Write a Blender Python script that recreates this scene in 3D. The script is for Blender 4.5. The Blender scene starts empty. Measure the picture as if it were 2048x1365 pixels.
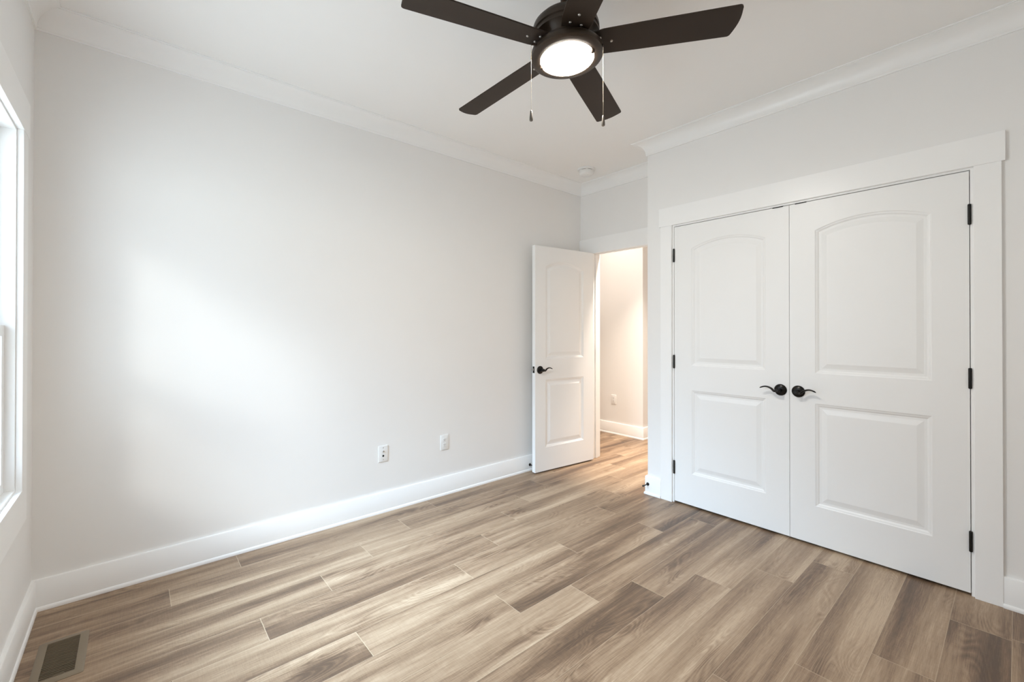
import bpy, bmesh, math, random
from mathutils import Vector, Matrix

# ------------------------------------------------------------------ scene, camera, light, exposure
SC = bpy.context.scene
COL = SC.collection
FPX, YAW, CAM_H, PITCH, ROLL, HORIZON = 874.38, 0.8579, 1.2706, 0.0046, 0.0004, 658.17
cam_data = bpy.data.cameras.new('camera')
cam_data.sensor_fit = 'HORIZONTAL'
cam_data.sensor_width = 36.0
cam_data.lens = FPX * 36.0 / 2048.0
cam_data.shift_y = -(682.5 - HORIZON) / 2048.0
cam_data.clip_start = 0.02
cam = bpy.data.objects.new('camera', cam_data)
COL.objects.link(cam)
cam.matrix_world = (Matrix.Translation((0, 0, CAM_H)) @ Matrix.Rotation(YAW, 4, 'Z')
                    @ Matrix.Rotation(math.pi / 2 + PITCH, 4, 'X') @ Matrix.Rotation(ROLL, 4, 'Z'))
SC.camera = cam

SC.view_settings.view_transform = 'Standard'
SC.view_settings.look = 'None'
SC.view_settings.gamma = 1.0
SC.view_settings.use_curve_mapping = False
SC.view_settings.exposure = 0.28
SC.cycles.max_bounces = 16
SC.cycles.diffuse_bounces = 12
SC.cycles.glossy_bounces = 6
SC.cycles.transparent_max_bounces = 12
SC.cycles.sample_clamp_indirect = 6.0

SKY_STRENGTH, SUN_STRENGTH, FAN_GLOW, HALL_WATTS, GROUND_STRENGTH, GLOW_STRENGTH = 2.0, 0.62, 152.0, 27.0, 4.9, 54.0
world = bpy.data.worlds.new('overcast_sky')
SC.world = world
world.use_nodes = True
bgn = world.node_tree.nodes['Background']
bgn.inputs['Strength'].default_value = 1.0
wn, wl = world.node_tree.nodes, world.node_tree.links
wco = wn.new('ShaderNodeTexCoord')
wsep = wn.new('ShaderNodeSeparateXYZ')
wl.new(wco.outputs['Generated'], wsep.inputs[0])
wmap = wn.new('ShaderNodeMapRange')                       # bright hazy sky above, sunlit pale ground below the horizon
wmap.inputs['From Min'].default_value, wmap.inputs['From Max'].default_value = -0.04, 0.04
wl.new(wsep.outputs['Z'], wmap.inputs['Value'])
wmix = wn.new('ShaderNodeMixRGB')
wmix.inputs[1].default_value = (*[GROUND_STRENGTH * c for c in (0.81, 0.915, 1.0)], 1)
wmix.inputs[2].default_value = (*[SKY_STRENGTH * c for c in (0.70, 0.83, 1.0)], 1)
wl.new(wmap.outputs[0], wmix.inputs[0])
wdot = wn.new('ShaderNodeVectorMath'); wdot.operation = 'DOT_PRODUCT'      # bright lobe added to the sky to light the floor by the window
wdot.inputs[1].default_value = Vector((0.05, -0.76, 0.64)).normalized()
wl.new(wco.outputs['Generated'], wdot.inputs[0])
wmax = wn.new('ShaderNodeMath'); wmax.operation = 'MAXIMUM'; wmax.inputs[1].default_value = 0.0
wl.new(wdot.outputs['Value'], wmax.inputs[0])
wpow = wn.new('ShaderNodeMath'); wpow.operation = 'POWER'; wpow.inputs[1].default_value = 14.0
wl.new(wmax.outputs[0], wpow.inputs[0])
wadd = wn.new('ShaderNodeMixRGB'); wadd.blend_type = 'ADD'
wadd.inputs[2].default_value = (*[GLOW_STRENGTH * c for c in (0.58, 0.775, 1.0)], 1)
wl.new(wpow.outputs[0], wadd.inputs[0])
wl.new(wmix.outputs[0], wadd.inputs[1])
wl.new(wadd.outputs[0], bgn.inputs['Color'])

sun_data = bpy.data.lights.new('sun', 'SUN')
sun_data.energy = SUN_STRENGTH
sun_data.angle = math.radians(11)
sun_data.color = (1.0, 0.99, 0.97)
sun = bpy.data.objects.new('sun', sun_data)
COL.objects.link(sun)
sun.location = (2, -4, 5)
sun.rotation_euler = Vector((-1.0, 0.85, -0.60)).to_track_quat('-Z', 'Y').to_euler()

# ------------------------------------------------------------------ room dimensions (metres)
XL, YW, YC, YD, XR, H = -2.916, -0.347, 3.040, 3.448, -1.893, 2.7386
XE = 0.75                                  # right-hand wall, outside the frame
WT = 0.12                                  # wall thickness
CO0, CO1, CSEAM = -1.672, -0.148, -0.9155  # closet opening and the seam of its doors
ZD = 2.047                                 # head of the door openings
DO0, DO1 = -2.770, -2.050                  # passage door opening
HY, HX = 4.490, -2.860                     # hall far wall and its outside corner
WX0, WX1, WZ0, WZ1 = -2.548, -1.25, 0.640, 2.062   # window opening

for nm, loc, aim, w in (('window_daylight', ((WX0 + WX1) / 2, YW - WT - 0.02, (WZ0 + WZ1) / 2), (0, 1, 0), WX1 - WX0),):
    portal_data = bpy.data.lights.new(nm, 'AREA')          # daylight portal: it only guides sampling of the sky
    portal_data.shape = 'RECTANGLE'
    portal_data.size, portal_data.size_y = w, WZ1 - WZ0
    portal_data.cycles.is_portal = True
    portal = bpy.data.objects.new(nm, portal_data)
    COL.objects.link(portal)
    portal.location = loc
    portal.rotation_euler = Vector(aim).to_track_quat('-Z', 'Z').to_euler()

for nm, size, watts, spread, colour, loc in (
        ('hall_ceiling_lamp', 0.35, 0.20, 180, (1.0, 0.90, 0.82), (-3.15, 3.92, H - 0.05)),
        ('hall_downlight', 0.16, 0.72, 76, (1.0, 0.86, 0.72), (-2.45, 3.82, H - 0.02))):
    hall_data = bpy.data.lights.new(nm, 'AREA')
    hall_data.shape = 'DISK'
    hall_data.size = size
    hall_data.energy = HALL_WATTS * watts
    hall_data.spread = math.radians(spread)
    hall_data.color = colour
    hall = bpy.data.objects.new(nm, hall_data)
    COL.objects.link(hall)
    hall.location = loc

# ------------------------------------------------------------------ materials
def new_mat(name):
    m = bpy.data.materials.new(name)
    m.use_nodes = True
    return m, m.node_tree, m.node_tree.nodes['Principled BSDF']

def plain(name, col, rough=0.5, metal=0.0, spec=0.5, vary=0.0, bump=0.0, bump_scale=300.0):
    m, nt, b = new_mat(name)
    b.inputs['Roughness'].default_value = rough
    b.inputs['Metallic'].default_value = metal
    b.inputs['Specular IOR Level'].default_value = spec
    tc = nt.nodes.new('ShaderNodeTexCoord')
    nz = nt.nodes.new('ShaderNodeTexNoise')
    nz.inputs['Scale'].default_value = 6.0
    nt.links.new(tc.outputs['Object'], nz.inputs['Vector'])
    mx = nt.nodes.new('ShaderNodeMixRGB')
    mx.inputs[1].default_value = (*[c * (1 - vary) for c in col], 1)
    mx.inputs[2].default_value = (*[min(1, c * (1 + vary)) for c in col], 1)
    nt.links.new(nz.outputs['Fac'], mx.inputs[0])
    nt.links.new(mx.outputs[0], b.inputs['Base Color'])
    if bump:
        n2 = nt.nodes.new('ShaderNodeTexNoise')
        n2.inputs['Scale'].default_value = bump_scale
        nt.links.new(tc.outputs['Object'], n2.inputs['Vector'])
        bp = nt.nodes.new('ShaderNodeBump')
        bp.inputs['Strength'].default_value = bump
        bp.inputs['Distance'].default_value = 0.001
        nt.links.new(n2.outputs['Fac'], bp.inputs['Height'])
        nt.links.new(bp.outputs['Normal'], b.inputs['Normal'])
    return m

M_WALL = plain('greige_wall_paint', (0.842, 0.835, 0.824), 0.75, vary=0.006, bump=0.05)
M_CEIL = plain('ceiling_paint', (0.900, 0.893, 0.882), 0.85, vary=0.005)
M_TRIM = plain('white_trim_paint', (0.905, 0.905, 0.900), 0.32, vary=0.004)
M_DOOR = plain('white_door_paint', (0.870, 0.869, 0.862), 0.38, vary=0.005, bump=0.04, bump_scale=120)
M_BLACK = plain('oil_rubbed_bronze_black', (0.012, 0.011, 0.010), 0.30, 0.6, vary=0.1)
M_HINGE = plain('black_hinge_metal', (0.012, 0.011, 0.010), 0.42, 0.5, vary=0.1)
M_FAN = plain('dark_bronze_metal', (0.036, 0.0225, 0.0135), 0.40, 0.30, vary=0.06)
M_BLADE = plain('dark_espresso_blade', (0.027, 0.0160, 0.0095), 0.55, spec=0.35, vary=0.08)
M_STEEL = plain('brushed_steel', (0.55, 0.53, 0.50), 0.30, 0.9, vary=0.03)
M_CHAIN = plain('aged_brass_chain', (0.34, 0.29, 0.22), 0.40, 0.7, vary=0.05)
M_PEWTER = plain('aged_pewter_fob', (0.16, 0.14, 0.12), 0.32, 0.8, vary=0.05)
M_PLASTIC = plain('white_plastic', (0.83, 0.83, 0.82), 0.30, vary=0.003)
M_SLOT = plain('dark_socket_slot', (0.10, 0.095, 0.09), 0.5)
M_RUBBER = plain('black_rubber', (0.012, 0.012, 0.012), 0.6)
M_VENT = plain('taupe_enamel', (0.230, 0.180, 0.124), 0.40, 0.15, vary=0.05)
M_DUCT_SHADE = plain('duct_shade_black', (0.012, 0.009, 0.007), 0.8)  # black that stands in for the shade down the duct
M_DAMPER = plain('brown_damper', (0.045, 0.028, 0.016), 0.7)
M_VINYL = plain('white_window_vinyl', (0.86, 0.87, 0.875), 0.3)

def lens_mat():
    m, nt, b = new_mat('glowing_frosted_glass')
    b.inputs['Base Color'].default_value = (0.95, 0.92, 0.85, 1)
    b.inputs['Roughness'].default_value = 0.35
    tc = nt.nodes.new('ShaderNodeTexCoord')
    nz = nt.nodes.new('ShaderNodeTexNoise')
    nz.inputs['Scale'].default_value = 4.0
    nt.links.new(tc.outputs['Object'], nz.inputs['Vector'])
    mx = nt.nodes.new('ShaderNodeMixRGB')
    mx.inputs[1].default_value = (1.0, 0.950, 0.87, 1)
    mx.inputs[2].default_value = (1.0, 0.965, 0.90, 1)
    nt.links.new(nz.outputs['Fac'], mx.inputs[0])
    nt.links.new(mx.outputs[0], b.inputs['Emission Color'])
    b.inputs['Emission Strength'].default_value = FAN_GLOW
    return m
M_LENS = lens_mat()

def glass_mat():
    m = bpy.data.materials.new('window_glass')
    m.use_nodes = True
    nt = m.node_tree
    nt.nodes.remove(nt.nodes['Principled BSDF'])
    out = nt.nodes['Material Output']
    tr = nt.nodes.new('ShaderNodeBsdfTransparent')
    tr.inputs['Color'].default_value = (0.96, 0.975, 0.97, 1)
    gl = nt.nodes.new('ShaderNodeBsdfGlossy')
    gl.inputs['Roughness'].default_value = 0.02
    lw = nt.nodes.new('ShaderNodeLayerWeight')
    p5 = nt.nodes.new('ShaderNodeMath'); p5.operation = 'POWER'; p5.inputs[1].default_value = 5.0
    nt.links.new(lw.outputs['Facing'], p5.inputs[0])
    fr = nt.nodes.new('ShaderNodeMath'); fr.operation = 'MULTIPLY_ADD'
    fr.inputs[1].default_value, fr.inputs[2].default_value = 0.8, 0.03
    nt.links.new(p5.outputs[0], fr.inputs[0])
    mx = nt.nodes.new('ShaderNodeMixShader')
    nt.links.new(fr.outputs[0], mx.inputs[0])
    nt.links.new(tr.outputs[0], mx.inputs[1])
    nt.links.new(gl.outputs[0], mx.inputs[2])
    nt.links.new(mx.outputs[0], out.inputs['Surface'])
    return m
M_GLASS = glass_mat()

PLANK_W, PLANK_L = 0.1810, 1.2120

def floor_mat():
    m, nt, b = new_mat('oak_plank_flooring')
    N = nt.nodes.new
    L = nt.links.new
    uv = N('ShaderNodeUVMap'); uv.uv_map = 'plank_uv'
    at = N('ShaderNodeAttribute'); at.attribute_name = 'plank_random'
    sp = N('ShaderNodeSeparateXYZ'); L(uv.outputs[0], sp.inputs[0])
    sr = N('ShaderNodeSeparateXYZ'); L(at.outputs['Vector'], sr.inputs[0])

    def math_(op, a, bb=None, clamp=False):
        n = N('ShaderNodeMath'); n.operation = op; n.use_clamp = clamp
        for i, v in enumerate((a, bb)):
            if v is None: continue
            if isinstance(v, (int, float)): n.inputs[i].default_value = v
            else: L(v, n.inputs[i])
        return n.outputs[0]
    u = math_('ADD', sp.outputs[0], math_('MULTIPLY', sr.outputs[0], 37.0))
    v = math_('ADD', sp.outputs[1], math_('MULTIPLY', sr.outputs[1], 11.0))

    def coords(su, sv):
        c = N('ShaderNodeCombineXYZ')
        L(math_('MULTIPLY', u, su), c.inputs[0])
        L(math_('MULTIPLY', v, sv), c.inputs[1])
        L(math_('MULTIPLY', sr.outputs[2], 9.0), c.inputs[2])
        return c.outputs[0]

    def noise(su, sv, detail=3.0, rough=0.5, dist=0.0):
        n = N('ShaderNodeTexNoise')
        n.inputs['Scale'].default_value = 1.0
        n.inputs['Detail'].default_value = detail
        n.inputs['Roughness'].default_value = rough
        n.inputs['Distortion'].default_value = dist
        L(coords(su, sv), n.inputs['Vector'])
        return n.outputs['Fac']
    broad = noise(0.75, 8.5, 2.0, 0.42, 0.35)
    mid = noise(1.7, 48.0, 4.0, 0.62, 0.2)
    fine = noise(14.0, 420.0, 3.0, 0.6)
    hatch = noise(330.0, 26.0, 1.0, 0.5)
    # cathedral figure: contour lines of a slowly varying field
    fig = noise(1.6, 8.0, 1.0, 0.4, 0.6)
    rings = math_('ABSOLUTE', math_('SUBTRACT', math_('FRACT', math_('MULTIPLY', fig, 22.0)), 0.5))
    knots = noise(2.6, 9.0, 1.0, 0.4)
    knot_m = math_('MULTIPLY', math_('SUBTRACT', knots, 0.62, True), 5.0, True)
    tone = math_('ADD', math_('MULTIPLY', math_('SUBTRACT', broad, 0.5), 1.55),
                 math_('MULTIPLY', math_('SUBTRACT', mid, 0.5), 0.70))
    tone = math_('ADD', tone, math_('MULTIPLY', math_('SUBTRACT', fine, 0.5), 0.62))
    tone = math_('ADD', tone, math_('MULTIPLY', math_('SUBTRACT', hatch, 0.5), 0.16))
    tone = math_('ADD', tone, math_('MULTIPLY', math_('MULTIPLY', math_('SUBTRACT', rings, 0.25), 0.50), math_('MULTIPLY', math_('SUBTRACT', knots, 0.45, True), 4.0, True)))
    tone = math_('ADD', tone, math_('MULTIPLY', math_('SUBTRACT', sr.outputs[2], 0.5), 0.22))
    tone = math_('SUBTRACT', tone, math_('MULTIPLY', knot_m, 0.30))
    tone = math_('ADD', tone, 0.50)
    rp = N('ShaderNodeValToRGB')
    e = rp.color_ramp.elements
    e[0].position, e[0].color = 0.05, (0.098, 0.060, 0.037, 1)
    e[1].position, e[1].color = 0.98, (0.512, 0.388, 0.270, 1)
    for pos, c in ((0.30, (0.175, 0.109, 0.066, 1)), (0.52, (0.287, 0.193, 0.121, 1)), (0.74, (0.384, 0.274, 0.181, 1))):
        k = e.new(pos); k.color = c
    L(tone, rp.inputs[0])
    # thin bevelled seams between the planks
    ac = math_('MINIMUM', sp.outputs[1], math_('SUBTRACT', PLANK_W, sp.outputs[1]))
    al = math_('MINIMUM', sp.outputs[0], math_('SUBTRACT', PLANK_L, sp.outputs[0]))
    seam = math_('MAXIMUM', math_('MULTIPLY', math_('LESS_THAN', ac, 0.0009), 0.75), math_('LESS_THAN', al, 0.0011))
    mx = N('ShaderNodeMixRGB')
    L(math_('MULTIPLY', seam, 0.75), mx.inputs[0])
    L(rp.outputs[0], mx.inputs[1])
    mx.inputs[2].default_value = (0.55, 0.44, 0.31, 1)
    L(mx.outputs[0], b.inputs['Base Color'])
    L(math_('ADD', 0.33, math_('MULTIPLY', mid, 0.14)), b.inputs['Roughness'])
    b.inputs['Specular IOR Level'].default_value = 0.5
    bp = N('ShaderNodeBump')
    bp.inputs['Strength'].default_value = 0.10
    bp.inputs['Distance'].default_value = 0.0006
    L(math_('ADD', fine, math_('MULTIPLY', hatch, 0.4)), bp.inputs['Height'])
    L(bp.outputs['Normal'], b.inputs['Normal'])
    return m
M_FLOOR = floor_mat()

# ------------------------------------------------------------------ helpers
def tag(o, label=None, cat=None, group=None, kind=None):
    if label: o['label'] = label
    if cat: o['category'] = cat
    if group: o['group'] = group
    if kind: o['kind'] = kind
    return o

def empty(name, loc, rotz=0.0, parent=None):
    o = bpy.data.objects.new(name, None)
    o.empty_display_size = 0.05
    COL.objects.link(o)
    o.location = loc
    o.rotation_euler = (0, 0, rotz)
    if parent: o.parent = parent
    return o

def finish(name, bm, mat, parent=None, smooth=False, loc=None, rotz=0.0, recalc=True):
    if recalc:
        bmesh.ops.recalc_face_normals(bm, faces=bm.faces[:])
    me = bpy.data.meshes.new(name)
    bm.to_mesh(me)
    bm.free()
    me.materials.append(mat)
    if smooth:
        for p in me.polygons: p.use_smooth = True
        me.set_sharp_from_angle(angle=math.radians(38))
    o = bpy.data.objects.new(name, me)
    COL.objects.link(o)
    if parent: o.parent = parent
    if loc is not None: o.location = loc
    if rotz: o.rotation_euler = (0, 0, rotz)
    return o

def box(bm, x0, x1, y0, y1, z0, z1, bevel=0.0, segs=2, mtx=None):
    vs = [bm.verts.new((x, y, z)) for x in (x0, x1) for y in (y0, y1) for z in (z0, z1)]
    idx = [(0, 1, 3, 2), (4, 6, 7, 5), (0, 4, 5, 1), (2, 3, 7, 6), (0, 2, 6, 4), (1, 5, 7, 3)]
    fs = [bm.faces.new([vs[i] for i in f]) for f in idx]
    geom = vs
    if bevel:
        es = list({e for f in fs for e in f.edges})
        r = bmesh.ops.bevel(bm, geom=es, offset=bevel, segments=segs, profile=0.5, affect='EDGES')
        geom = list({v for f in r['faces'] for v in f.verts} | {v for v in vs if v.is_valid})
    if mtx is not None:
        for v in geom: v.co = mtx @ v.co
    return geom

def lathe(bm, prof, n=48, mtx=None, cap0=True, cap1=True):
    """prof: list of (radius, z); revolved about z."""
    rings = []
    for r, z in prof:
        ring = []
        for i in range(n):
            a = 2 * math.pi * i / n
            p = Vector((r * math.cos(a), r * math.sin(a), z))
            ring.append(bm.verts.new(mtx @ p if mtx is not None else p))
        rings.append(ring)
    for a, b in zip(rings, rings[1:]):
        for i in range(n):
            j = (i + 1) % n
            bm.faces.new((a[i], a[j], b[j], b[i]))
    if cap0: bm.faces.new(list(reversed(rings[0])))
    if cap1: bm.faces.new(rings[-1])

def tube(bm, pts, radii, n=12, flat=None, mtx=None):
    """swept tube along pts; flat = vertical squash factor list."""
    pts = [Vector(p) for p in pts]
    rings = []
    for i, p in enumerate(pts):
        t = (pts[min(i + 1, len(pts) - 1)] - pts[max(i - 1, 0)]).normalized()
        up = Vector((0, 0, 1)) if abs(t.z) < 0.95 else Vector((1, 0, 0))
        s = t.cross(up).normalized()
        w = s.cross(t).normalized()
        r = radii[i]
        fl = flat[i] if flat else 1.0
        ring = []
        for k in range(n):
            a = 2 * math.pi * k / n
            q = p + s * (r * math.cos(a)) + w * (r * fl * math.sin(a))
            ring.append(bm.verts.new(mtx @ q if mtx is not None else q))
        rings.append(ring)
    for a, b in zip(rings, rings[1:]):
        for i in range(n):
            j = (i + 1) % n
            bm.faces.new((a[i], a[j], b[j], b[i]))
    bm.faces.new(list(reversed(rings[0])))
    bm.faces.new(rings[-1])

def loft_profile(bm, stations):
    """stations: list of closed loops (lists of Vector, same length) -> skinned solid."""
    rings = [[bm.verts.new(p) for p in st] for st in stations]
    n = len(rings[0])
    for a, b in zip(rings, rings[1:]):
        for i in range(n):
            j = (i + 1) % n
            bm.faces.new((a[i], a[j], b[j], b[i]))
    bm.faces.new(list(reversed(rings[0])))
    bm.faces.new(rings[-1])

def structure(name, bm, mat, label, cat, parent=None, smooth=False):
    o = finish(name, bm, mat, parent, smooth)
    return tag(o, label, cat, kind='structure')

# ------------------------------------------------------------------ floor: every plank a quad with its own random offset
def build_floor():
    rnd = random.Random(11)
    bm = bmesh.new()
    uvl = bm.loops.layers.uv.new('plank_uv')
    cl = bm.loops.layers.float_color.new('plank_random')
    joints = {-15: 0.440, -14: 0.134, -13: 1.018, -12: 0.736, -11: 0.425, -10: 0.110, -9: 0.711, -8: 0.107,
              -7: 0.440, -6: 0.704, -5: 1.013, -4: 0.095, -3: 0.414, -2: 0.703, -1: 0.990, 0: 0.30}
    x_ref = -0.2000
    for k in range(-25, 8):
        xa = x_ref + k * PLANK_W
        off = joints.get(k + 0, rnd.uniform(0, PLANK_L))
        y = off - 2 * PLANK_L
        while y < 6.2:
            c = (rnd.random(), rnd.random(), rnd.random(), 1)
            vs = [bm.verts.new(p) for p in ((xa, y, 0), (xa + PLANK_W, y, 0), (xa + PLANK_W, y + PLANK_L, 0), (xa, y + PLANK_L, 0))]
            f = bm.faces.new(vs)
            for lp, q in zip(f.loops, ((0, 0), (0, PLANK_W), (PLANK_L, PLANK_W), (PLANK_L, 0))):
                lp[uvl].uv = q
                lp[cl] = c
            y += PLANK_L
    # trim to the building footprint
    for co, no in (((-4.45, 0, 0), (-1, 0, 0)), ((XE + 0.12, 0, 0), (1, 0, 0)), ((0, YW - WT, 0), (0, -1, 0)), ((0, 6.12, 0), (0, 1, 0))):
        bmesh.ops.bisect_plane(bm, geom=bm.verts[:] + bm.edges[:] + bm.faces[:], plane_co=co, plane_no=no, clear_outer=True)
    return structure('floor', bm, M_FLOOR, 'wide oak-look plank floor running from the bedroom into the hall', 'floor')
build_floor()

# ------------------------------------------------------------------ ceiling and walls
def slab(name, mat, boxes, label, cat):
    bm = bmesh.new()
    for b_ in boxes: box(bm, *b_)
    return structure(name, bm, mat, label, cat)

slab('ceiling', M_CEIL, [(-4.45, XE + WT, YW - WT, 6.12, H, H + 0.1)], 'smooth off-white ceiling above the bedroom and hall', 'ceiling')
slab('wall_back', M_WALL, [(XL - WT, XL, YW - WT, YD + WT, 0, H)], 'long blank greige wall with two small plates near the floor', 'wall')
slab('wall_left', M_WALL, [(XL, WX0, YW - WT, YW, 0, H), (WX1, XE + WT, YW - WT, YW, 0, H),
                           (WX0, WX1, YW - WT, YW, 0, WZ0), (WX0, WX1, YW - WT, YW, WZ1, H)],
     'greige wall that holds the bright window', 'wall')
CW = YC + WT
slab('wall_right', M_WALL, [(XR, CO0 - 0.019, YC, CW, 0, H), (CO1 + 0.019, XE, YC, CW, 0, H), (CO0 - 0.019, CO1 + 0.019, YC, CW, ZD + 0.019, H),
                            (XR, XR + WT, CW, YD, 0, H)],
     'greige wall around the double closet doors, stepping back to the doorway', 'wall')
slab('wall_entry', M_WALL, [(XL, DO0 - 0.019, YD, YD + WT, 0, H), (DO1 + 0.019, XR + WT, YD, YD + WT, 0, H),
                            (DO0 - 0.019, DO1 + 0.019, YD, YD + WT, ZD + 0.019, H)],
     'short greige wall above and beside the open doorway', 'wall')
slab('wall_near', M_WALL, [(XE, XE + WT, YW, CW, 0, H)], 'greige wall beside the camera, outside the picture', 'wall')
slab('wall_closet', M_WALL, [(XR + WT, XE + WT, 3.76, 3.86, 0, H), (0.10, 0.20, CW, 3.76, 0, H)], 'inside walls of the closed closet', 'wall')
slab('wall_hall', M_WALL, [(-4.30, HX, HY, HY + WT, 0, H), (HX - WT, HX, HY + WT, 6.0, 0, H)],
     'pale hall wall seen through the doorway, ending at an outside corner', 'wall')
slab('wall_passage', M_WALL, [(-4.42, -4.30, YD + WT, HY + WT, 0, H), (-4.30, XL - WT, YD, YD + WT, 0, H), (XR + WT - 0.02, XR + WT + 0.1, 3.86, 6.0, 0, H),
                              (HX - WT, XR + WT + 0.1, 6.0, 6.12, 0, H), (XR + WT - 0.02, XR + WT, YD + WT, 3.86, 0, H)],
     'hall walls out of sight beyond the doorway', 'wall')

# ------------------------------------------------------------------ crown, baseboards, casings
def crown_prof():
    P, D = 0.0914, 0.100
    pts = [(0, -D), (0.008, -D), (0.008, -D + 0.010)]
    for i in range(11):
        t = i / 10 * math.pi / 2
        cx, cz = P - 0.008, -D + 0.012            # concave sweep centred out in the room
        a, b_ = P - 0.018, D - 0.020
        pts.append((cx - a * math.cos(t), cz + b_ * math.sin(t) - 0.0))
    pts += [(P - 0.008, -0.006), (P, -0.006), (P, 0.0), (0, 0.0)]
    return pts

def base_prof():
    pts = [(0, 0), (0.022, 0), (0.0225, 0.005)]
    for i in range(1, 6):
        t = i / 5 * math.pi / 2
        pts.append((0.015 + 0.0075 * math.cos(t), 0.005 + 0.014 * math.sin(t)))
    pts += [(0.015, 0.136), (0.012, 0.141), (0, 0.141)]
    return pts

def run(name, prof, a, b, nrm, z, ma, mb, mat, label, cat):
    """moulding from a to b (xy), profile (out, up) along nrm; ma/mb: mitre slope at the ends (+1 grows outwards)."""
    a, b, nrm = Vector((*a, 0)), Vector((*b, 0)), Vector((*nrm, 0))
    d = (b - a).normalized()
    bm = bmesh.new()
    loops = []
    for p, s, m in ((a, -1, ma), (b, 1, mb)):
        loops.append([p + nrm * o + d * (s * m * o) + Vector((0, 0, z + u)) for o, u in prof])
    loft_profile(bm, loops)
    return structure(name, bm, mat, label, cat, smooth=True)

CP, BP = crown_prof(), base_prof()
run('trim_1', CP, (XL, YW), (XL, YD), (1, 0), H, -1, -1, M_TRIM, 'white crown moulding along the long blank wall', 'moulding')
run('trim_2', CP, (XL, YD), (XR, YD), (0, -1), H, -1, -1, M_TRIM, 'short white crown moulding above the doorway', 'moulding')
run('trim_3', CP, (XR, YD), (XR, YC), (-1, 0), H, -1, 1, M_TRIM, 'white crown moulding returning around the outside corner', 'moulding')
run('trim_4', CP, (XR, YC), (XE, YC), (0, -1), H, 1, -1, M_TRIM, 'white crown moulding above the closet doors', 'moulding')
run('trim_5', CP, (XE, YC), (XE, YW), (-1, 0), H, -1, -1, M_TRIM, 'white crown moulding beside the camera', 'moulding')
run('trim_6', CP, (XE, YW), (XL, YW), (0, 1), H, -1, -1, M_TRIM, 'white crown moulding above the window', 'moulding')

run('baseboard_back', BP, (XL, YW), (XL, YD), (1, 0), 0, -1, -1, M_TRIM, 'white baseboard along the long blank wall', 'baseboard')
run('baseboard_left', BP, (XE, YW), (XL, YW), (0, 1), 0, -1, -1, M_TRIM, 'white baseboard under the window', 'baseboard')
run('baseboard_corner', BP, (XR, YC), (-1.775, YC), (0, -1), 0, 1, 0, M_TRIM, 'stub of white baseboard left of the closet casing', 'baseboard')
run('baseboard_return', BP, (XR, YD), (XR, YC), (-1, 0), 0, -1, 1, M_TRIM, 'white baseboard returning towards the doorway', 'baseboard')
run('baseboard_right', BP, (-0.047, YC), (XE, YC), (0, -1), 0, 0, -1, M_TRIM, 'white baseboard right of the closet casing', 'baseboard')
run('baseboard_near', BP, (XE, YC), (XE, YW), (-1, 0), 0, -1, -1, M_TRIM, 'white baseboard beside the camera', 'baseboard')
run('baseboard_hall', BP, (-4.30, HY), (HX, HY), (0, -1), 0, -1, 1, M_TRIM, 'white baseboard along the hall wall behind the doorway', 'baseboard')
run('baseboard_passage', BP, (HX, HY), (HX, 6.0), (1, 0), 0, 1, -1, M_TRIM, 'white baseboard wrapping the hall corner', 'baseboard')

def casing(name, x0, x1, zh, ztop, y, leg, horn, out, label, left=True):
    """flat craftsman casing on the wall face y (room side towards -y)."""
    bm = bmesh.new()
    b_ = 0.0015
    if left: box(bm, x0 - leg, x0, y - out, y, 0, zh, b_)
    box(bm, x1, x1 + leg, y - out, y, 0, zh, b_)
    xa = x0 - leg - horn
    box(bm, max(xa, XL + 0.001), x1 + leg + horn, y - out - 0.002, y, zh, ztop, b_)
    return structure(name, bm, M_TRIM, label, 'door casing')

casing('trim_7', CO0 - 0.011, CO1 + 0.012, 2.057, 2.1955, YC, 0.090, 0.012, 0.018, 'wide white flat casing around the double closet doors')
casing('trim_8', DO0 - 0.009, DO1 + 0.009, 2.035, 2.186, YD, 0.090, 0.060, 0.018, 'white flat casing around the open doorway')
def hall_casing():
    bm = bmesh.new()
    y0, y1 = YD + WT, YD + WT + 0.018
    box(bm, DO0 - 0.099, DO0 - 0.009, y0, y1, 0, 2.057, 0.0015)
    box(bm, DO1 + 0.009, DO1 + 0.099, y0, y1, 0, 2.057, 0.0015)
    box(bm, DO0 - 0.11, DO1 + 0.11, y0, y1 + 0.002, 2.057, 2.195, 0.0015)
    return structure('trim_9', bm, M_TRIM, 'white casing on the hall side of the doorway', 'door casing')
hall_casing()

def jamb(name, x0, x1, y0, y1, stop_y, label):
    bm = bmesh.new()
    t = 0.019
    box(bm, x0 - t, x0, y0, y1, 0, ZD)
    box(bm, x1, x1 + t, y0, y1, 0, ZD)
    box(bm, x0 - t, x1 + t, y0, y1, ZD, ZD + t)
    s0, s1 = stop_y, stop_y + 0.033
    box(bm, x0, x0 + 0.011, s0, s1, 0, ZD - 0.011, 0.001)
    box(bm, x1 - 0.011, x1, s0, s1, 0, ZD - 0.011, 0.001)
    box(bm, x0, x1, s0, s1, ZD - 0.011, ZD, 0.001)
    return structure(name, bm, M_TRIM, label, 'door jamb')
jamb('trim_10', CO0, CO1, YC - 0.001, CW, YC + 0.040, 'white jamb lining the closet opening')
jamb('trim_11', DO0, DO1, YD - 0.001, YD + WT, YD + 0.045, 'white jamb lining the open doorway')

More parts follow.
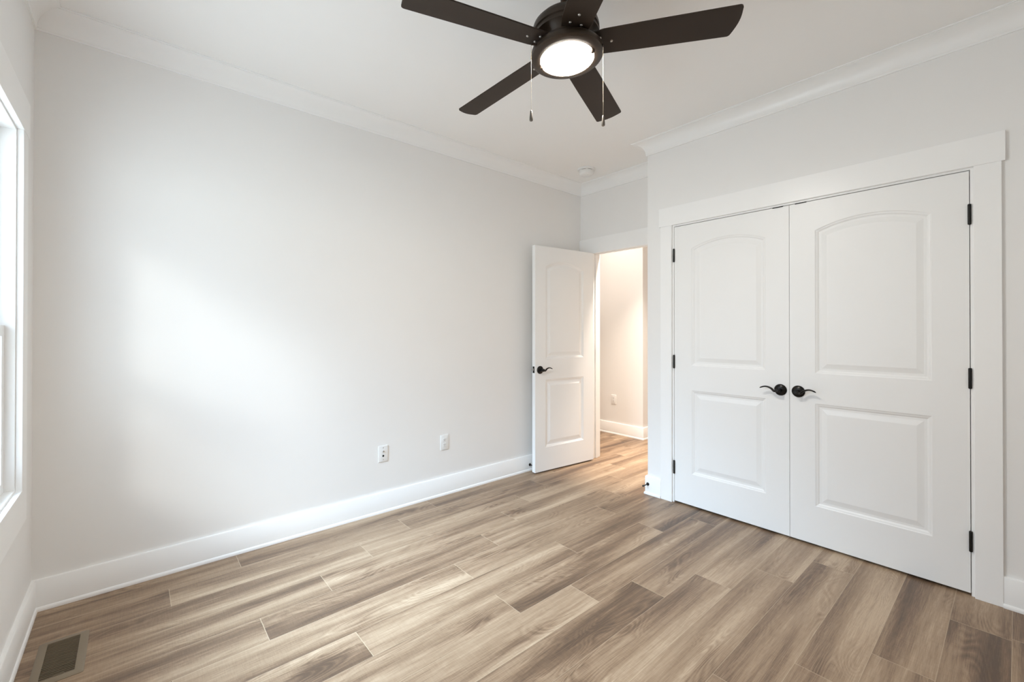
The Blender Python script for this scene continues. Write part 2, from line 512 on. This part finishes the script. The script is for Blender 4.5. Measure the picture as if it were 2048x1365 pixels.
# ------------------------------------------------------------------ two-panel arch-top moulded doors
def panel_loop(x0, x1, z0, z1, rise, d, n=22):
    """closed loop of (x, z) inset by d; rise > 0 makes an arched top with sides at z1."""
    a0, a1, b0 = x0 + d, x1 - d, z0 + d
    pts = [(a0, b0), (a1, b0)]
    if rise:
        half = (x1 - x0) / 2
        R = (half * half + rise * rise) / (2 * rise)
        cx, cz = (x0 + x1) / 2, z1 + rise - R
        Rd = R - d
        hw = half - d
        th = math.asin(hw / Rd)
        for i in range(n + 1):
            t = th - 2 * th * i / n
            pts.append((cx + Rd * math.sin(t), cz + Rd * math.cos(t)))
    else:
        for i in range(n + 1):
            pts.append((a1 + (a0 - a1) * i / n, z1 - d))
    return pts

RINGS = [(0.0, 0.0), (0.005, -0.0030), (0.011, -0.0042), (0.019, -0.0090), (0.030, -0.0092), (0.036, -0.0080), (0.056, -0.0030), (0.058, -0.0026)]

def door_leaf(w, h, t, z0, panels):
    """leaf spans x 0..w, y 0 (front, towards -y) .. t, z z0..z0+h; panels = (x0, x1, za, zb, rise)."""
    bm = bmesh.new()
    z1 = z0 + h
    rings_outer = {}
    for side in (0, 1):
        yf, sgn = (0.0, 1.0) if side == 0 else (t, -1.0)
        outer = [bm.verts.new((x, yf, z)) for x, z in ((0, z0), (w, z0), (w, z1), (0, z1))]
        rings_outer[side] = outer
        edges = [bm.edges.new((outer[i], outer[(i + 1) % 4])) for i in range(4)]
        for (px0, px1, pz0, pz1, rise) in panels:
            prev = None
            for d, dep in RINGS:
                ring = [bm.verts.new((x, yf - sgn * dep, z)) for x, z in panel_loop(px0, px1, pz0, pz1, rise, d)]
                n = len(ring)
                if prev is None:
                    edges += [bm.edges.new((ring[i], ring[(i + 1) % n])) for i in range(n)]
                else:
                    for i in range(n):
                        j = (i + 1) % n
                        bm.faces.new((prev[i], prev[j], ring[j], ring[i]))
                prev = ring
            bm.faces.new(prev)
        bmesh.ops.triangle_fill(bm, use_beauty=True, use_dissolve=False, edges=edges)
    a, b_ = rings_outer[0], rings_outer[1]
    for i in range(4):
        j = (i + 1) % 4
        bm.faces.new((a[i], a[j], b_[j], b_[i]))
    return bm

def lever_handle(parent, x, z, yface, direction, flip_y=1.0, scale=1.0):
    """rosette and wavy lever on a face looking towards -y*flip; direction = +1 / -1 along x."""
    s = scale
    bm = bmesh.new()
    M = Matrix.Translation((x, yface, z)) @ Matrix.Rotation(math.pi / 2, 4, 'X')
    lathe(bm, [(0.0350 * s, 0.0), (0.0355 * s, 0.003), (0.0340 * s, 0.006), (0.0285 * s, 0.009), (0.020 * s, 0.0125), (0.015 * s, 0.014)], 40, M)
    r = finish('lever_handle', bm, M_BLACK, parent, smooth=True)
    bm = bmesh.new()
    lathe(bm, [(0.0125, 0.013), (0.0115, 0.026), (0.0120, 0.040), (0.0135, 0.046), (0.0125, 0.056), (0.008, 0.060)], 28, M)
    finish('neck', bm, M_BLACK, r, smooth=True)
    bm = bmesh.new()
    pts, rad, fl = [], [], []
    for i in range(19):
        t = i / 18
        px = x + direction * (0.004 + 0.098 * t)
        pz = z - 0.006 * math.sin(min(t * 3.2, 1) * math.pi) * (1 if t < 0.3125 else 0) + (0.0 if t < 0.2 else 0.0185 * math.sin((t - 0.2) / 0.8 * math.pi * 0.86))
        py = yface - 0.050 + 0.004 * math.sin(t * math.pi)
        pts.append((px, py, pz))
        rad.append(0.0105 * (1 - 0.42 * t))
        fl.append(0.72 - 0.12 * t)
    rad[-1] *= 0.55
    tube(bm, pts, rad, 12, fl)
    finish('lever', bm, M_BLACK, r, smooth=True)
    return r

def hinge(parent, x, y, zc, leaf_dir, length=0.092):
    bm = bmesh.new()
    M = Matrix.Translation((x, y, zc))
    hl = length / 2
    lathe(bm, [(0.0035, -hl - 0.004), (0.0060, -hl - 0.002), (0.0066, -hl), (0.0066, -hl + 0.030), (0.0061, -hl + 0.0305), (0.0066, -hl + 0.031),
               (0.0066, hl - 0.031), (0.0061, hl - 0.0305), (0.0066, hl - 0.030), (0.0066, hl), (0.0060, hl + 0.002), (0.0035, hl + 0.004)], 16, M)
    box(bm, min(x, x + leaf_dir * 0.0045), max(x, x + leaf_dir * 0.0045), y + 0.003, y + 0.0075, zc - hl, zc + hl)
    return finish('hinge', bm, M_HINGE, parent, smooth=True)

PZ = [(0.237, 0.842), (1.020, 1.866)]
def closet_door(name, x0, x1, hinge_left, label):
    w = x1 - x0
    root = empty(name, (x0, YC + 0.0005, 0))
    tag(root, label, 'door', 'pair of closet doors', 'structure')
    m0, m1 = 0.132, w - 0.132
    bm = door_leaf(w, 2.0425 - 0.013, 0.035, 0.013, [(m0, m1, *PZ[0], 0), (m0, m1, *PZ[1], 0.053)])
    finish('leaf', bm, M_DOOR, root)
    hx = 0.0 if hinge_left else w
    sgn = 1 if hinge_left else -1
    for z in (1.832, 1.043, 0.262):
        hinge(root, hx - sgn * 0.0012, -0.0055, z, sgn)
    kx = w - 0.048 if hinge_left else 0.046
    lever_handle(root, kx, 0.905, 0.0, -1 if hinge_left else 1)
    cx0, cx1 = ((-1.008 - x0, -0.949 - x0) if hinge_left else (-0.884 - x0, -0.824 - x0))
    bm = bmesh.new()
    box(bm, cx0, cx1, -0.0025, 0.022, 2.0405, 2.0462)
    lathe(bm, [(0.007, 2.0440), (0.006, 2.0455), (0.003, 2.0466)], 14, Matrix.Translation(((cx0 + cx1) / 2, 0.012, 0)))
    finish('ball_catch', bm, M_HINGE, root)
    return root
closet_door('door_1', CO0 + 0.0025, CSEAM - 0.0012, True, 'left closet door, its lever handle pointing left')
closet_door('door_2', CSEAM + 0.0012, CO1 - 0.0030, False, 'right closet door, its lever handle pointing right')

def passage_door():
    # local x runs from hinge edge to free edge, local -y faces the room now
    A, B = Vector((-2.724, 3.412)), Vector((-2.792, 2.687))
    d = (B - A).normalized()
    root = empty('door_3', (A.x, A.y, 0), math.atan2(d.y, d.x))
    # local -y must look towards +x: rotate(+x -> d) sends local -y to (d.y, -d.x); that is (-,+) here, so mirror through +y
    tag(root, 'white two-panel passage door standing open against the long wall', 'door', None, 'structure')
    w, t = 0.730, 0.042
    bm = door_leaf(w, 2.033 - 0.013, t, 0.013, [(0.136, 0.611, 0.222, 0.832, 0), (0.136, 0.611, 1.018, 1.850, 0.060)])
    for v in bm.verts: v.co.y = -v.co.y          # front face looks along local +y
    bmesh.ops.reverse_faces(bm, faces=bm.faces[:])
    finish('leaf', bm, M_DOOR, root)
    h = lever_handle(root, 0.675, 0.922, 0.0, -1)
    for o in [h] + list(h.children):
        me = o.data
        for v in me.vertices: v.co.y = -v.co.y
        me.flip_normals()
    h2 = lever_handle(root, 0.675, 0.922, -t, -1)
    # latch on the free edge
    bm = bmesh.new()
    box(bm, w - 0.001, w + 0.0012, -0.034, -0.009, 0.896, 0.954, 0.0004, 1)
    lp = finish('latch_plate', bm, M_HINGE, root)
    bm = bmesh.new()
    box(bm, w, w + 0.011, -0.030, -0.017, 0.916, 0.936, 0.002, 2)
    finish('latch_bolt', bm, M_STEEL, lp, smooth=True)
    for z in (1.832, 1.043, 0.262):
        bm = bmesh.new()
        box(bm, -0.0016, 0.0, -0.036, -0.003, z - 0.045, z + 0.045)
        lathe(bm, [(0.006, z - 0.046), (0.0065, z - 0.044), (0.0065, z + 0.044), (0.006, z + 0.046)], 14, Matrix.Translation((-0.004, -t - 0.004, 0)))
        finish('hinge', bm, M_HINGE, root)
    return root
passage_door()

# ------------------------------------------------------------------ window: twin double-hung unit in the left wall
def window(name, loc, rotz, w, label):
    """local x along the wall (0 at the middle), local y into the room, z from the sill WZ0 up."""
    root = empty(name, loc, rotz)
    tag(root, label, 'window', None, 'structure')
    hw, h = w / 2, WZ1 - WZ0
    def part(nm, boxes, mat, parent=root, bev=0.0015):
        bm = bmesh.new()
        for b_ in boxes: box(bm, *b_, bev)
        return finish(nm, bm, mat, parent)
    leg, out = 0.090, 0.019
    part('window_casing', [(-hw - leg, -hw + 0.004, 0, out, 0, h - 0.004), (hw - 0.004, hw + leg, 0, out, 0, h - 0.004),
                           (-hw - leg - 0.022, hw + leg + 0.022, 0, out + 0.002, h - 0.004, h + 0.138),
                           (-hw - leg, hw + leg, 0, out, -0.135, 0.004)], M_TRIM)
    j = 0.012
    y0, y1 = -WT - 0.01, 0.0
    part('window_jamb', [(-hw, -hw + j, y0, y1, 0, h), (hw - j, hw, y0, y1, 0, h),
                         (-hw + j, hw - j, y0, y1, h - j, h), (-hw + j, hw - j, y0, y1, 0, j)], M_TRIM)
    zm = 1.272 - WZ0
    for xa, xb in ((-hw + j, hw - j),):
        for nm, za, zb, ya in (('lower_sash', j, zm + 0.02, -0.062), ('upper_sash', zm - 0.02, h - j, -0.100)):
            s, yb = 0.042, ya + 0.034
            f = part(nm, [(xa, xa + s, ya, yb, za, zb), (xb - s, xb, ya, yb, za, zb), (xa + s, xb - s, ya, yb, za, za + s), (xa + s, xb - s, ya, yb, zb - s, zb)], M_VINYL)
            part('pane', [(xa + s - 0.004, xb - s + 0.004, ya + 0.014, ya + 0.018, za + s - 0.004, zb - s + 0.004)], M_GLASS, f, 0)
window('window_1', ((WX0 + WX1) / 2, YW, WZ0), 0.0, WX1 - WX0, 'bright white double-hung window at the left edge')

# ------------------------------------------------------------------ ceiling fan
def ceiling_fan():
    cx, cy, zr = -1.217, 1.349, 2.445
    tx, ty = 0.014, -0.052                       # the fan hangs slightly out of level on its ball joint
    root = empty('ceiling_fan', (cx, cy, H))
    tag(root, 'dark bronze five-blade ceiling fan with a lit frosted lamp', 'ceiling fan')
    T = Matrix(((1, 0, ty, 0), (0, 1, -tx, 0), (-ty, tx, 1, zr - H), (0, 0, 0, 1)))   # rotor space -> root space
    def rev(name, prof, mat, parent=root, n=64, mtx=T, c0=True, c1=True):
        bm = bmesh.new()
        lathe(bm, prof, n, mtx, c0, c1)
        return finish(name, bm, mat, parent, smooth=True)
    rev('canopy', [(0.068, 0.0), (0.070, -0.012), (0.066, -0.035), (0.050, -0.055), (0.022, -0.062)], M_FAN, mtx=Matrix.Identity(4))
    rev('downrod', [(0.0190, 0.115), (0.0230, 0.135), (0.0150, 0.150), (0.0150, 0.268)], M_FAN, n=32)
    rev('motor_housing', [(0.030, 0.120), (0.075, 0.116), (0.115, 0.104), (0.133, 0.086), (0.1375, 0.070), (0.1375, 0.056), (0.132, 0.052),
                          (0.1305, 0.044), (0.1365, 0.040), (0.1365, 0.034), (0.128, 0.028), (0.116, 0.014), (0.112, 0.006)], M_FAN)
    rev('rotor_hub', [(0.112, 0.008), (0.118, 0.004), (0.118, -0.012), (0.108, -0.016)], M_FAN)
    ring = rev('light_ring', [(0.108, -0.012), (0.130, -0.013), (0.140, -0.017), (0.1475, -0.025), (0.1490, -0.036), (0.1465, -0.045), (0.138, -0.0505),
                              (0.122, -0.0535), (0.1105, -0.0540), (0.1085, -0.049), (0.1085, -0.040)], M_FAN, c1=False)
    lens = [(0.1080, -0.044), (0.1075, -0.051)]
    for i in range(1, 10):
        t = i / 10 * math.pi / 2
        lens.append((0.1075 * math.cos(t), -0.051 - 0.024 * math.sin(t)))
    rev('lamp_lens', lens, M_LENS, n=64)
    for ang in (209, 20):
        bm = bmesh.new()
        a = math.radians(ang)
        lathe(bm, [(0.008, -0.050), (0.0085, -0.060), (0.006, -0.064)], 16, T @ Matrix.Translation((0.109 * math.cos(a), 0.109 * math.sin(a), 0)))
        finish('lens_clip', bm, M_FAN, ring, smooth=True)
    # blades: one mesh copied, each with its own pair of screws
    phi0 = 0.688
    pitch = math.radians(11)
    out = [(0.108, -0.050), (0.108, 0.052), (0.150, 0.058), (0.300, 0.062)]
    def arc(c, r, a0, a1, n=7):
        return [(c[0] + r * math.cos(math.radians(a0 + (a1 - a0) * i / n)), c[1] + r * math.sin(math.radians(a0 + (a1 - a0) * i / n))) for i in range(n + 1)]
    out += arc((0.637, 0.0535), 0.014, 90, 20)
    for i in range(1, 10):
        t = i / 10
        out.append((0.6505 + 0.0145 * t + 0.010 * math.sin(t * math.pi), 0.0580 - 0.1160 * t))
    out += arc((0.6525, -0.0540), 0.0135, -15, -90)
    out += [(0.300, -0.062), (0.150, -0.058)]
    seen = set()
    poly = out
    bm = bmesh.new()
    th = 0.0055
    top = [bm.verts.new((x, y, th / 2)) for x, y in poly]
    bot = [bm.verts.new((x, y, -th / 2)) for x, y in poly]
    bm.faces.new(top)
    bm.faces.new(list(reversed(bot)))
    for i in range(len(poly)):
        j = (i + 1) % len(poly)
        bm.faces.new((top[i], bot[i], bot[j], top[j]))
    bmesh.ops.recalc_face_normals(bm, faces=bm.faces[:])
    base_me = bpy.data.meshes.new('blade')
    bm.to_mesh(base_me); bm.free()
    base_me.materials.append(M_BLADE)
    bm = bmesh.new()
    lathe(bm, [(0.0058, -0.0020), (0.0056, -0.0045), (0.0040, -0.0062), (0.0015, -0.0068)], 14)
    bmesh.ops.recalc_face_normals(bm, faces=bm.faces[:])
    screw_me = bpy.data.meshes.new('screw')
    bm.to_mesh(screw_me); bm.free()
    screw_me.materials.append(M_STEEL)
    for p in screw_me.polygons: p.use_smooth = True
    for k in range(5):
        b_ = bpy.data.objects.new('blade', base_me)
        COL.objects.link(b_)
        b_.parent = root
        R = T @ Matrix.Rotation(phi0 + k * 2 * math.pi / 5, 4, 'Z') @ Matrix.Rotation(-pitch, 4, 'X')
        loc, rot, sc = R.decompose()
        b_.location = loc
        b_.rotation_mode = 'QUATERNION'
        b_.rotation_quaternion = rot
        for sx, sy in ((0.182, 0.0), (0.136, -0.022), (0.136, 0.022)):
            s_ = bpy.data.objects.new('screw', screw_me)
            COL.objects.link(s_)
            s_.parent = b_
            s_.location = (sx, sy, 0)
    # two beaded pull chains hooked on the ring
    for (ax, ay, z_top, z_fob) in ((-0.036, -0.166, 2.402, 2.137), (0.140, 0.062, 2.404, 2.125)):
        n = Vector((ax, ay, 0)).normalized()
        r0 = 0.147
        bm = bmesh.new()
        p0 = T @ Vector((n.x * r0, n.y * r0, -0.036))
        end = Vector((ax, ay, z_top - H))
        tube(bm, [p0, (p0 + end) / 2 + Vector((0, 0, 0.002)), end], [0.0035, 0.0035, 0.003], 10)
        fit = finish('chain_fitting', bm, M_FAN, root, smooth=True)
        bm = bmesh.new()
        z = z_top - 0.004
        i = 0
        while z > z_fob:
            bmesh.ops.create_icosphere(bm, subdivisions=1, radius=0.0011, matrix=Matrix.Translation((ax, ay, z - H)))
            z -= 0.0031
        tube(bm, [(ax, ay, z_top - H - 0.001), (ax, ay, z_fob - H)], [0.0004, 0.0004], 6)
        ch = finish('pull_chain', bm, M_CHAIN, root, smooth=True)
        bm = bmesh.new()
        zz = z_fob - H
        lathe(bm, [(0.0025, zz + 0.004), (0.0042, zz), (0.0052, zz - 0.012), (0.0068, zz - 0.024), (0.0072, zz - 0.034), (0.0060, zz - 0.037)], 12,
              Matrix.Translation((ax, ay, 0)))
        finish('fob', bm, M_PEWTER, ch, smooth=True)
    # small white sticker on the side of the light ring
    bm = bmesh.new()
    vs = []
    for i in range(5):
        a = math.radians(218 + i * 3)
        vs.append([bm.verts.new(T @ Vector((0.1500 * math.cos(a), 0.1500 * math.sin(a), z))) for z in (-0.048, -0.036)])
    for a, b_ in zip(vs, vs[1:]): bm.faces.new((a[0], b_[0], b_[1], a[1]))
    finish('sticker', bm, M_PLASTIC, ring)
ceiling_fan()

# ------------------------------------------------------------------ small things
def plate_root(name, loc, rotz, label, cat, group=None):
    return tag(empty(name, loc, rotz), label, cat, group)

def cover_plate(root, w=0.0715, h=0.116):
    bm = bmesh.new()
    box(bm, -w / 2, w / 2, -0.0060, 0.0, -h / 2, h / 2, 0.0030, 3)
    return finish('cover_plate', bm, M_PLASTIC, root, smooth=True)

def outlet(loc, rotz, label, scale=1.0):
    r = plate_root('wall_outlet', loc, rotz, label, 'wall outlet', 'duplex wall outlets')
    cover_plate(r)
    for zc in (0.0195, -0.0195):
        bm = bmesh.new()
        n = 28
        loop = []
        for i in range(n):
            a = 2 * math.pi * i / n
            loop.append((0.0170 * math.cos(a), max(-0.0135, min(0.0135, 0.0172 * math.sin(a)))))
        f = [bm.verts.new((x, -0.0078, zc + z)) for x, z in loop]
        g = [bm.verts.new((x * 1.03, -0.0055, zc + z * 1.03)) for x, z in loop]
        bm.faces.new(f)
        for i in range(n): bm.faces.new((f[i], f[(i + 1) % n], g[(i + 1) % n], g[i]))
        s = finish('socket', bm, M_PLASTIC, r)
        bm = bmesh.new()
        box(bm, -0.0075, -0.0050, -0.0082, -0.0076, zc - 0.001, zc + 0.0075)
        box(bm, 0.0050, 0.0075, -0.0082, -0.0076, zc + 0.000, zc + 0.0070)
        lathe(bm, [(0.0026, 0.0076), (0.0026, 0.0082)], 14, Matrix.Translation((0, 0, zc - 0.0072)) @ Matrix.Rotation(math.pi / 2, 4, 'X'))
        finish('slots', bm, M_SLOT, s)
    bm = bmesh.new()
    lathe(bm, [(0.0032, 0.0055), (0.0030, 0.0070), (0.0015, 0.0074)], 14, Matrix.Rotation(math.pi / 2, 4, 'X'))
    finish('screw', bm, M_PLASTIC, r, smooth=True)
    return r
# local -y looks into the room; on the long wall that is +x
outlet((XL, 1.826, 0.405), math.pi / 2, 'white duplex wall outlet low on the long wall, nearer the open door')
outlet((-3.266, HY, 0.424), 0.0, 'white duplex wall outlet on the hall wall seen through the doorway')

def coax_plate():
    r = plate_root('cable_wall_plate', (XL, 1.324, 0.409), math.pi / 2, 'white wall plate with two round cable jacks, low on the long wall', 'wall plate')
    cover_plate(r, 0.0715, 0.114)
    RX = Matrix.Rotation(math.pi / 2, 4, 'X')
    for z in (0.0415, -0.0415):
        bm = bmesh.new()
        lathe(bm, [(0.0034, 0.0055), (0.0032, 0.0070), (0.0015, 0.0074)], 14, Matrix.Translation((0, 0, z)) @ RX)
        finish('screw', bm, M_STEEL, r, smooth=True)
    bm = bmesh.new()
    lathe(bm, [(0.0062, 0.0055), (0.0062, 0.0085), (0.0048, 0.0090), (0.0048, 0.0165), (0.0030, 0.0170)], 12, Matrix.Translation((0, 0, 0.0165)) @ RX)
    tag(finish('jack', bm, M_STEEL, r, smooth=True), 'protruding threaded steel jack')
    bm = bmesh.new()
    lathe(bm, [(0.0068, 0.0055), (0.0068, 0.0070), (0.0052, 0.0074), (0.0035, 0.0066)], 20, Matrix.Translation((0, 0, -0.0155)) @ RX)
    tag(finish('jack', bm, M_RUBBER, r, smooth=True), 'black round jack')
coax_plate()

def smoke_detector():
    r = tag(empty('smoke_detector', (-2.555, 3.100, H)), 'round white smoke detector on the ceiling by the doorway corner', 'smoke detector')
    bm = bmesh.new()
    lathe(bm, [(0.080, 0.0), (0.081, -0.006), (0.078, -0.012), (0.066, -0.0140)], 48)
    finish('mounting_base', bm, M_PLASTIC, r, smooth=True)
    bm = bmesh.new()
    lathe(bm, [(0.058, -0.0135), (0.058, -0.0185)], 48)
    finish('vent_gap', bm, M_SLOT, r, smooth=True)
    bm = bmesh.new()
    lathe(bm, [(0.063, -0.018), (0.064, -0.026), (0.060, -0.044), (0.051, -0.055), (0.030, -0.060), (0.010, -0.061)], 48)
    finish('body', bm, M_PLASTIC, r, smooth=True)
    for i in range(6):
        a = math.radians(60 * i + 15)
        bm = bmesh.new()
        box(bm, 0.0560, 0.0630, -0.010, 0.010, -0.0185, -0.0135, mtx=Matrix.Rotation(a, 4, 'Z'))
        finish('clip', bm, M_PLASTIC, r)
    bm = bmesh.new()
    lathe(bm, [(0.008, -0.058), (0.008, -0.0630), (0.006, -0.0635)], 20, Matrix.Translation((0.022, -0.01, 0)))
    finish('test_button', bm, M_PLASTIC, r, smooth=True)
smoke_detector()

def door_stop(loc, rotz, label, length=0.070):
    r = tag(empty('door_stop', loc, rotz), label, 'door stop', 'bronze door stops')
    RX = Matrix.Rotation(math.pi / 2, 4, 'X')
    bm = bmesh.new()
    lathe(bm, [(0.0125, 0.0), (0.0125, 0.003), (0.0085, 0.008), (0.0050, 0.011)], 24, RX)
    finish('flange', bm, M_BLACK, r, smooth=True)
    bm = bmesh.new()
    lathe(bm, [(0.0042, 0.010), (0.0042, length - 0.012)], 16, RX)
    finish('rod', bm, M_BLACK, r, smooth=True)
    bm = bmesh.new()
    lathe(bm, [(0.0062, length - 0.013), (0.0068, length - 0.010), (0.0068, length - 0.002), (0.0050, length)], 16, RX)
    finish('rubber_tip', bm, M_RUBBER, r, smooth=True)
door_stop((XL + 0.015, 2.722, 0.056), math.pi / 2, 'short black door stop on the baseboard behind the open door', 0.060)
door_stop((-1.884, YC - 0.015, 0.080), 0.0, 'short black door stop on the baseboard stub by the closet casing')

def floor_register():
    x0, x1, y0, y1 = -2.583, -2.279, -0.284, -0.138
    cx, cy = (x0 + x1) / 2, (y0 + y1) / 2
    r = tag(empty('floor_register', (cx, cy, 0)), 'taupe metal floor vent with slatted grille by the window wall', 'floor vent')
    hx, hy = (x1 - x0) / 2, (y1 - y0) / 2
    ix, iy = hx - 0.027, hy - 0.026
    bm = bmesh.new()
    def rrect(a, b_, rad, z, n=6):
        pts = []
        for sx, sy, a0 in ((1, 1, 0), (-1, 1, 90), (-1, -1, 180), (1, -1, 270)):
            for i in range(n + 1):
                t = math.radians(a0 + 90 * i / n)
                pts.append(Vector((sx * (a - rad) + rad * math.cos(t), sy * (b_ - rad) + rad * math.sin(t), z)))
        return pts
    loops = [rrect(hx, hy, 0.010, 0.0), rrect(hx, hy, 0.010, 0.0018), rrect(hx - 0.0075, hy - 0.0075, 0.007, 0.0062), rrect(ix, iy, 0.0012, 0.0062), rrect(ix, iy, 0.0012, 0.001)]
    rings = [[bm.verts.new(p) for p in l] for l in loops]
    for a, b_ in zip(rings, rings[1:]):
        for i in range(len(a)):
            j = (i + 1) % len(a)
            bm.faces.new((a[i], a[j], b_[j], b_[i]))
    finish('frame', bm, M_VENT, r, smooth=True)
    bm = bmesh.new()
    n = 22
    for i in range(n):
        x = -ix + (i + 0.62) * 2 * ix / n
        box(bm, -0.0011, 0.0011, -iy + 0.0003, iy - 0.0003, 0.0018, 0.0060, mtx=Matrix.Translation((x, 0, 0)))
    finish('grille', bm, M_VENT, r)
    bm = bmesh.new()
    box(bm, -ix, ix, -iy, iy, 0.0003, 0.0009)
    finish('duct_shade_plate', bm, M_DUCT_SHADE, r)  # flat black plate above the floor, painting the duct's inner shade
    bm = bmesh.new()
    box(bm, -ix, -0.004, -iy + 0.002, iy - 0.002, 0.0010, 0.0014)
    finish('damper', bm, M_DAMPER, r)
    bm = bmesh.new()
    box(bm, ix - 0.006, ix - 0.002, -0.010, 0.020, 0.0020, 0.0080, 0.001)
    finish('damper_lever', bm, M_VENT, r)
floor_register()
